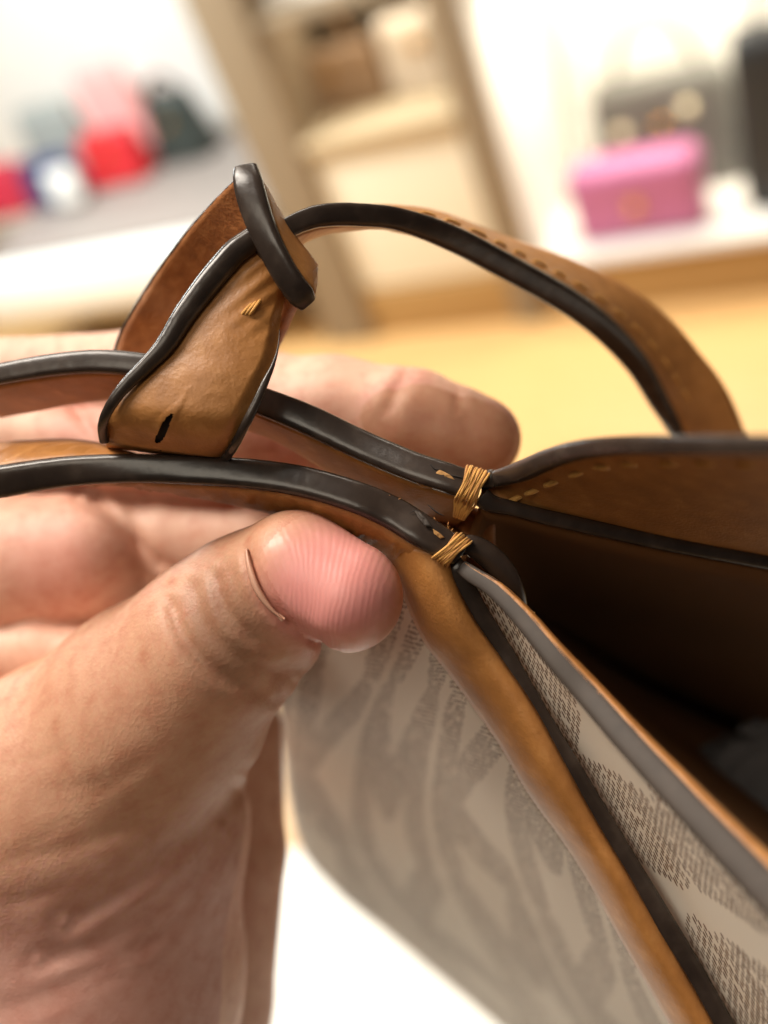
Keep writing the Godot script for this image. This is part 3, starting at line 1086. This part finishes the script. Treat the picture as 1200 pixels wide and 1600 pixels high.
func build_tie(bag: Node3D) -> void:
	# the handle strap that arches over from the back panel and loops round the upper edge through a slit in its own end
	var h := [[400, 392, 139, 14, -14], [425, 376, 140, 15, -14], [450, 357, 141, 16, -14], [478, 344, 142, 17, -13], [508, 337, 143, 18, -12], [558, 336, 145, 18, -7], [623, 343, 148, 18, -3], [703, 371, 153, 20, 2], [789, 415, 160, 20, 7], [879, 465, 168, 20, 12], [943, 512, 175, 20, 18], [995, 567, 182, 19, 29], [1028, 622, 187, 18, 44], [1056, 672, 191, 16, 60], [1080, 740, 195, 15, 70]]
	var s := spline(h, 9)
	var leather := strap(h, 10.5, bag, "handle_strap", 9, 0.05, 0.15)
	# stitches sunk along the strap's outer face
	var run := 0.0
	var last: Vector3 = at(s[0][0], s[0][1], s[0][2])
	var from: Variant = null
	for i in range(1, s.size()):
		var p := at(s[i][0], s[i][1], s[i][2])
		if s[i][0] < 640 or s[i][0] > 1050:
			last = p
			continue
		run += (p - last).length()
		var v := (p - cam.origin).normalized()
		var t := (p - last).normalized()
		var up := t.cross(v).normalized()
		var a := deg_to_rad(s[i][4])
		var w: float = s[i][3] * s[i][2] / F * 0.001
		var q := p + (v * cos(a) + up * sin(a)) * 0.0038 + (up * cos(a) - v * sin(a)) * (w * 1.02 + 0.0001)
		last = p
		if from == null:
			from = q
			run = 0.0
		elif run > 0.0026:
			part("stitch", stitch_tube(from, q, (up * cos(a) - v * sin(a)) * 0.00022, 0.00024), mats.thread, leather)
			from = null
			run = 0.0
	# front face of the loop
	var l := spline([[405, 372, 140], [373, 394, 139.5], [347, 422, 139], [318, 458, 138.5], [290, 496, 138], [262, 540, 137.5], [235, 570, 137.2], [200, 604, 137], [177, 634, 137], [164, 664, 137.8], [166, 690, 140]], 18)
	var r := spline([[450, 436, 141.5], [446, 462, 140.5], [440, 490, 139.5], [437, 515, 138.5], [434, 545, 137.5], [426, 572, 136.8], [414, 598, 136.2], [401, 628, 136], [384, 662, 136.2], [366, 696, 137.5], [352, 716, 139.5]], 18)
	var g := []
	var across := 130
	var cut := {}
	for i in l.size():
		var row := []
		for k in across + 1:
			var t := float(k) / across
			var x := lerpf(l[i][0], r[i][0], t)
			var y := lerpf(l[i][1], r[i][1], t)
			var d := lerpf(l[i][2], r[i][2], t) - 1.2 * sin(PI * t) + 1.0 * smoothstep(0.85, 1.0, t) + 0.5 * smoothstep(0.12, 0.0, t)
			d += 2.2 * pow(smoothstep(0.72, 1.0, float(i) / (l.size() - 1)), 2.0)
			# slit
			var q := Vector2(x - 255, y - 670).rotated(1.02)
			var e := Vector2((q.x - 2) / 27.0, (q.y + 1.5 * sin(q.x * 0.09)) / (6.5 - 0.06 * q.x)).length()
			d -= 0.12 * smoothstep(3.0, 1.0, e)
			if e < 1.0:
				cut[i * (across + 1) + k] = true
			# crumpled near the slit in the end piece
			var c := Vector2(x - 440, y - 440).length()
			d += 0.10 * sin((x * 0.5 + y) * 0.2 + x * 0.05) * smoothstep(130.0, 30.0, c)
			var p := at(x, y, d)
			row.append(p + cam.basis.z * wob.get_noise_3dv(p * 200.0) * 0.0001)
		g.append(row)
	# and round behind the upper edge
	var n: int = g.size()
	var tail := []
	for f in [[0.35, 5.0, 9], [0.4, 10.0, 6], [0.2, 15.0, -8], [-0.5, 19.0, -34]]:
		var row := []
		for k in across + 1:
			var p: Vector3 = g[n - 1][k]
			var v := (p - cam.origin).normalized()
			row.append(p + v * f[1] * 0.001 - cam.basis.y * f[2] * 140.0 / F * 0.001)
		tail.append(row)
	g.append_array(tail)
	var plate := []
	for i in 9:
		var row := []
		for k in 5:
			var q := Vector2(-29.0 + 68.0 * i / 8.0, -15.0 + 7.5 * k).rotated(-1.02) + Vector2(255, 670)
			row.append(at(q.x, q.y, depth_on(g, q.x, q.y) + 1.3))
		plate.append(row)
	part("slit_shade", sheet(plate, 0.0003), mats.dark, leather)  # dark plate added behind the slit to stand in for its shade
	part("loop_front", sheet(g, 0.0014, 0.0, Vector2.ZERO, cut), mats.leather, leather)
	var rows := []
	for i in range(0, l.size()):
		var f := float(i) / (l.size() - 1)
		rows.append([l[i][0] - 3, l[i][1] - 2, l[i][2] - 0.7 + 2.2 * pow(smoothstep(0.72, 1.0, f), 2.0), lerpf(20.0, 8.0, smoothstep(0.2, 0.9, f))])
	bead(rows, "painted_edge", leather, mats.paint, 1, 0.9)
	rows = []
	for i in range(54, r.size()):
		var f := float(i) / (r.size() - 1)
		rows.append([r[i][0], r[i][1], r[i][2] + 0.3 + 2.2 * pow(smoothstep(0.72, 1.0, f), 2.0), lerpf(0.5, 7.5, smoothstep(0.3, 0.75, f))])
	bead(rows, "painted_edge", leather, mats.paint, 1, 0.9)
	for i in 3:
		var o := 6.0 * i
		part("thread_end", tube(spline3([at(370 + o * 0.6, 504 - o * 0.2, 139.0), at(379 + o, 490, 137.3), at(392 + o, 476 - o * 0.3, 137.8), at(406 + o * 0.4, 462, 140.4)], 5), 0.00022, 6), mats.thread, leather)
	# back of the loop, rising behind to the end piece
	var bl := spline([[178, 560, 160], [190, 523, 160], [213, 480, 159], [247, 427, 158], [287, 373, 154], [327, 327, 149], [368, 285, 142], [384, 272, 139.5]], 7)
	var br := spline([[372, 660, 160], [392, 620, 159], [415, 575, 158], [435, 545, 156], [448, 520, 152], [458, 496, 147], [468, 476, 142], [472, 464, 139.5]], 7)
	var back := part("loop_back", sheet(between(bl, br, 24, -2.2, 1.0, 0.1), 0.0016), mats.inner, leather)
	rows = []
	for q in bl:
		rows.append([q[0], q[1], q[2] - 0.2, 4.5])
	bead(rows, "painted_edge", leather, mats.paint, 1, 0.9)
	# the end of the strap: thick painted edge and outer face
	var e := [[384, 264, 138.2, 19, 0], [388, 284, 137.4, 23, 8], [395, 312, 136.8, 24, 12], [407, 348, 136.4, 23, 16], [422, 382, 136.2, 22, 20], [441, 418, 136.4, 22, 24], [459, 446, 136.8, 22, 24], [473, 463, 137.4, 21, 22], [482, 474, 138, 15, 20]]
	var m := strap(e, 6.0, leather, "end_piece", 8, 0.1, 0.1)
	m.name = "end_piece"


# ---------------------------------------------------------------- the shop behind, out of focus
func lathe_ring(c: Vector3, r: Vector2, thick: float, from := 0.0, to := TAU) -> ArrayMesh:
	var path := []
	for i in 33:
		var f := lerpf(from, to, i / 32.0)
		path.append(c + Vector3(r.x * cos(f), r.y * sin(f), 0))
	return tube(path, thick, 8)


func shop_bag(label: String, foot: Vector3, size: Vector3, taper: float, m: Material, grip: float, gm: Material, group := "", metal := true) -> Node3D:
	# body narrowing upward, flap, loop handle and clasp
	var o := thing("display_bag", label, "bag", foot, group)
	var rings := []
	for i in 9:
		var t := i / 8.0
		var w := size.x * 0.5 * lerpf(1.0, taper, t) * (0.94 if i == 0 or i == 8 else 1.0)
		var d := size.z * 0.5 * lerpf(1.0, 0.55, t) * (0.9 if i == 0 or i == 8 else 1.0)
		var ring := []
		for k in 24:
			var f := TAU * k / 24.0
			ring.append(foot + Vector3(signf(cos(f)) * pow(absf(cos(f)), 0.35) * w, size.y * t, signf(sin(f)) * pow(absf(sin(f)), 0.35) * d))
		rings.append(ring)
	part("body", loft(rings), m, o)
	if grip > 0.0:
		part("grip", lathe_ring(foot + Vector3(0, size.y - 0.01, 0), Vector2(size.x * 0.26, grip), 0.009, 0, PI), gm, o)
	if metal:
		part("clasp", moved(round_box(Vector3(0.03, 0.022, 0.012), 0.005, 2), Transform3D(Basis(), foot + Vector3(0, size.y * 0.62, size.z * 0.42))), mats.gold, o)
	return o


func lamp(label: String, where: Vector3, size: Vector2, energy: float, tint: Color, aim := Vector3.DOWN) -> void:
	var o := thing("ceiling_light", label, "ceiling lamp", where)
	var t := Transform3D(Basis.looking_at(aim, Vector3.FORWARD if absf(aim.y) > 0.9 else Vector3.UP), where)
	part("lamp_housing", moved(round_box(Vector3(size.x + 0.04, size.y + 0.04, 0.05), 0.01, 2), t.translated_local(Vector3(0, 0, 0.04))), mats.white, o)
	part("lamp_diffuser", moved(round_box(Vector3(size.x, size.y, 0.012), 0.004, 2), t.translated_local(Vector3(0, 0, 0.006))), mats.glow, o)
	var a := AreaLight3D.new()
	a.name = "lamp_source"
	a.area_size = size
	a.light_energy = energy
	a.light_color = tint
	a.shadow_enabled = true
	a.area_normalize_energy = true
	a.area_range = 8.0
	o.add_child(a)
	a.transform = Transform3D(t.basis, aim * 0.01)


func build_shop() -> void:
	structure("floor", box_at(Vector3(-4, -0.05, -4), Vector3(3, 0, 2.5)), mats.floor)
	var unit := thing("shelf_unit", "beige wooden shop shelf unit with two open bays, cream drawers and brown plinth", "shelf", Vector3(-0.6, 0, -2.5))
	part("back_panel", box_at(Vector3(-1.5, 0.0, -2.76), Vector3(1.2, 2.0, -2.72)), mats.cream, unit)
	part("side_post", box_at(Vector3(-1.48, 0.0, -2.715), Vector3(-1.345, 2.0, -2.2)), mats.post, unit)
	part("side_post", box_at(Vector3(-0.945, 0.0, -2.715), Vector3(-0.875, 2.0, -2.2)), mats.post, unit)
	part("plinth", box_at(Vector3(-0.874, 0.002, -2.71), Vector3(1.2, 0.13, -2.22)), mats.plinth, unit)
	part("plinth", box_at(Vector3(-1.343, 0.002, -2.71), Vector3(-0.947, 0.13, -2.22)), mats.plinth, unit)
	part("shelf_board", box_at(Vector3(-0.873, 0.132, -2.71), Vector3(1.2, 0.155, -2.205)), mats.white, unit)
	part("drawer_front", box_at(Vector3(-1.342, 0.135, -2.71), Vector3(-0.948, 0.51, -2.23)), mats.cream, unit)
	part("shelf_board", box_at(Vector3(-1.342, 0.515, -2.71), Vector3(-0.948, 0.54, -2.205)), mats.sand, unit)
	part("shelf_board", box_at(Vector3(-1.342, 0.80, -2.71), Vector3(-0.948, 0.825, -2.215)), mats.post, unit)
	part("shelf_board", box_at(Vector3(-0.873, 0.80, -2.71), Vector3(1.2, 0.825, -2.215)), mats.post, unit)
	part("white_side_panel", box_at(Vector3(-0.872, 0.157, -2.69), Vector3(-0.862, 0.79, -2.215)), mats.white, unit)
	part("lit_back_panel", box_at(Vector3(-0.86, 0.157, -2.715), Vector3(1.2, 0.79, -2.70)), mats.white, unit)
	# light strip under the upper board of the right bay
	lamp("white light strip under the upper board of the right shelf bay", Vector3(-0.3, 0.79, -2.45), Vector2(1.1, 0.05), 1.1, Color(1, 0.96, 0.88))
	lamp("white light strip under the upper board of the left shelf bay", Vector3(-1.145, 0.79, -2.35), Vector2(0.36, 0.05), 0.05, Color(1, 0.96, 0.88))

	var pink := plain(srgb(182, 106, 148), 0.4)
	var box := thing("display_bag", "pink box-shaped clutch bag on the lowest shelf of the right bay", "bag", Vector3(-0.62, 0.157, -2.3))
	part("body", moved(round_box(Vector3(0.29, 0.17, 0.10), 0.025, 4), Transform3D(Basis(), Vector3(-0.62, 0.243, -2.3))), pink, box)
	part("flap", moved(round_box(Vector3(0.295, 0.085, 0.106), 0.03, 4), Transform3D(Basis(), Vector3(-0.62, 0.292, -2.3))), pink, box)
	part("clasp", moved(round_box(Vector3(0.03, 0.03, 0.012), 0.005, 2), Transform3D(Basis(), Vector3(-0.62, 0.24, -2.245))), mats.gold, box)
	var grey := shop_bag("grey handbag with a round ring handle standing behind the pink bag", Vector3(-0.58, 0.157, -2.5), Vector3(0.34, 0.27, 0.1), 0.9, plain(srgb(112, 112, 106), 0.5), 0.14, plain(srgb(120, 120, 112), 0.4))
	for q in [Vector3(-0.655, 0.345, -2.4), Vector3(-0.505, 0.375, -2.4)]:
		part("glint_stud", moved(round_box(Vector3(0.03, 0.03, 0.03), 0.0149, 4), Transform3D(Basis(), q)), mats.glint_gold, grey)  # made large and pale so the colour acts as a painted glint
	shop_bag("tall black handbag at the right edge of the shelf bay", Vector3(-0.27, 0.157, -2.36), Vector3(0.26, 0.37, 0.13), 0.95, plain(srgb(40, 42, 44), 0.45), 0.12, plain(srgb(40, 42, 44), 0.45))
	shop_bag("brown handbag with cream top on the left bay shelf", Vector3(-1.3, 0.542, -2.42), Vector3(0.27, 0.14, 0.12), 0.9, plain(srgb(140, 112, 84), 0.5), 0.1, plain(srgb(120, 88, 56), 0.5))
	shop_bag("white handbag with gold clasp beside the brown one on the left bay shelf", Vector3(-1.06, 0.542, -2.42), Vector3(0.2, 0.17, 0.1), 0.95, plain(srgb(222, 208, 190), 0.5), 0.0, mats.gold)
	shop_bag("dark green-grey bag on the upper board of the left bay", Vector3(-1.25, 0.827, -2.4), Vector3(0.22, 0.16, 0.12), 0.9, plain(srgb(74, 74, 66), 0.5), 0.06, plain(srgb(60, 60, 56), 0.5))
	shop_bag("dark red bag on the upper board of the right bay", Vector3(-0.75, 0.827, -2.4), Vector3(0.2, 0.16, 0.12), 0.9, plain(srgb(104, 40, 40), 0.5), 0.06, plain(srgb(90, 40, 40), 0.5))

	var desk := thing("display_counter", "low white display counter with taupe top and white backboard, left of the shelves", "counter", Vector3(-2.1, 0.2, -2.5))
	part("counter_body", box_at(Vector3(-2.56, 0.2, -2.9), Vector3(-1.49, 0.385, -2.15), 0.05), mats.white, desk)
	part("counter_top", box_at(Vector3(-2.5, 0.386, -2.88), Vector3(-1.5, 0.4, -2.2), 0.006), mats.taupe, desk)
	part("counter_foot", box_at(Vector3(-2.4, 0.002, -2.85), Vector3(-1.55, 0.199, -2.35), 0.01), mats.post, desk)
	part("backboard", box_at(Vector3(-3.2, 0.2, -2.96), Vector3(-1.49, 2.0, -2.905), 0.01), mats.white, desk)
	shop_bag("red handbag with pale pink top on the white counter", Vector3(-2.2, 0.402, -2.62), Vector3(0.22, 0.15, 0.11), 0.9, plain(srgb(196, 40, 46), 0.45), 0.0, mats.gold)
	shop_bag("pale pink pouch leaning behind the red handbag", Vector3(-2.24, 0.402, -2.76), Vector3(0.2, 0.30, 0.06), 0.9, plain(srgb(240, 172, 168), 0.5), 0.0, mats.gold, "", false)
	shop_bag("black handbag right of the red one on the white counter", Vector3(-2.0, 0.402, -2.7), Vector3(0.2, 0.19, 0.12), 0.7, plain(srgb(52, 58, 54), 0.45), 0.06, plain(srgb(52, 58, 54), 0.5))
	var navy := shop_bag("navy blue bag with a round white disc on the white counter", Vector3(-2.4, 0.402, -2.55), Vector3(0.2, 0.14, 0.11), 0.9, plain(srgb(48, 58, 96), 0.45), 0.0, mats.gold, "", false)
	part("white_disc", moved(round_box(Vector3(0.11, 0.11, 0.04), 0.02, 4), Transform3D(Basis(), Vector3(-2.3, 0.47, -2.47))), mats.white, navy)
	shop_bag("light grey bag standing behind the navy bag on the white counter", Vector3(-2.46, 0.402, -2.72), Vector3(0.24, 0.24, 0.1), 0.9, plain(srgb(150, 154, 150), 0.5), 0.0, mats.gold, "", false)
	shop_bag("crimson bag at the left end of the white counter", Vector3(-2.62, 0.402, -2.55), Vector3(0.24, 0.15, 0.12), 0.9, plain(srgb(176, 44, 62), 0.45), 0.0, mats.gold, "", false)
	lamp("added unseen white panel lamp brightening the white counter", Vector3(-2.2, 1.9, -1.55), Vector2(0.9, 0.3), 7.0, Color(0.97, 1, 1))  # lamp added out of view to whiten the counter front

	var table := thing("sales_table", "white table top below the bag", "table", Vector3(-0.1, 0, -0.15))
	part("table_top", box_at(Vector3(-1.3, 0.71, -0.33), Vector3(0.9, 0.75, 0.16), 0.01), mats.white, table)
	for x in [-1.2, 0.8]:
		for z in [-0.27, 0.1]:
			part("leg", box_at(Vector3(x - 0.03, 0.002, z - 0.03), Vector3(x + 0.03, 0.709, z + 0.03)), mats.white, table)


# ---------------------------------------------------------------- scene
func _ready() -> void:
	rng.seed = 7
	wob.seed = 4
	wob.frequency = 0.9
	wob.fractal_octaves = 3
	# camera: level with a standing person's chest, turned left, pitched 36 degrees down, rolled 24 degrees
	var p := deg_to_rad(36)
	var r := deg_to_rad(24)
	var y := deg_to_rad(35)
	cam = Transform3D(Basis(Vector3.UP, y) * Basis(Vector3.RIGHT, -p) * Basis(Vector3.BACK, -r), Vector3(0, 1.35, 0))
	var c := Camera3D.new()
	c.name = "camera"
	var lens := CameraAttributesPhysical.new()
	lens.frustum_focal_length = 12.0 * F / 800.0
	lens.frustum_focus_distance = 0.1395
	lens.frustum_near = 0.01
	lens.frustum_far = 30.0
	lens.exposure_aperture = lens.frustum_focal_length / 4.4
	c.attributes = lens
	c.transform = cam
	add_child(c)
	c.current = true
	var env := Environment.new()
	env.background_mode = Environment.BG_COLOR
	env.background_color = Color(0.25, 0.238, 0.222)
	env.background_energy_multiplier = 1.0
	env.tonemap_mode = Environment.TONE_MAPPER_LINEAR
	env.tonemap_exposure = 1.0
	env.sdfgi_enabled = true
	env.ssao_enabled = true
	env.ssil_enabled = true
	var we := WorldEnvironment.new()
	we.name = "environment"
	we.environment = env
	add_child(we)
	make_materials()
	lamp("long white ceiling panel lamp above the held bag", Vector3(-0.7, 2.7, -0.25), Vector2(1.1, 0.5), 4.4, Color(1, 0.96, 0.91))
	lamp("white ceiling panel lamp in front of the shelves", Vector3(-0.6, 2.7, -1.6), Vector2(1.6, 0.4), 2.8, Color(1, 0.96, 0.9))
	lamp("small white ceiling panel lamp behind the viewer", Vector3(0.2, 2.7, 0.9), Vector2(0.8, 0.8), 0.32, Color(1, 0.95, 0.88))
	build_shop()

	build_bag()
	build_hand()
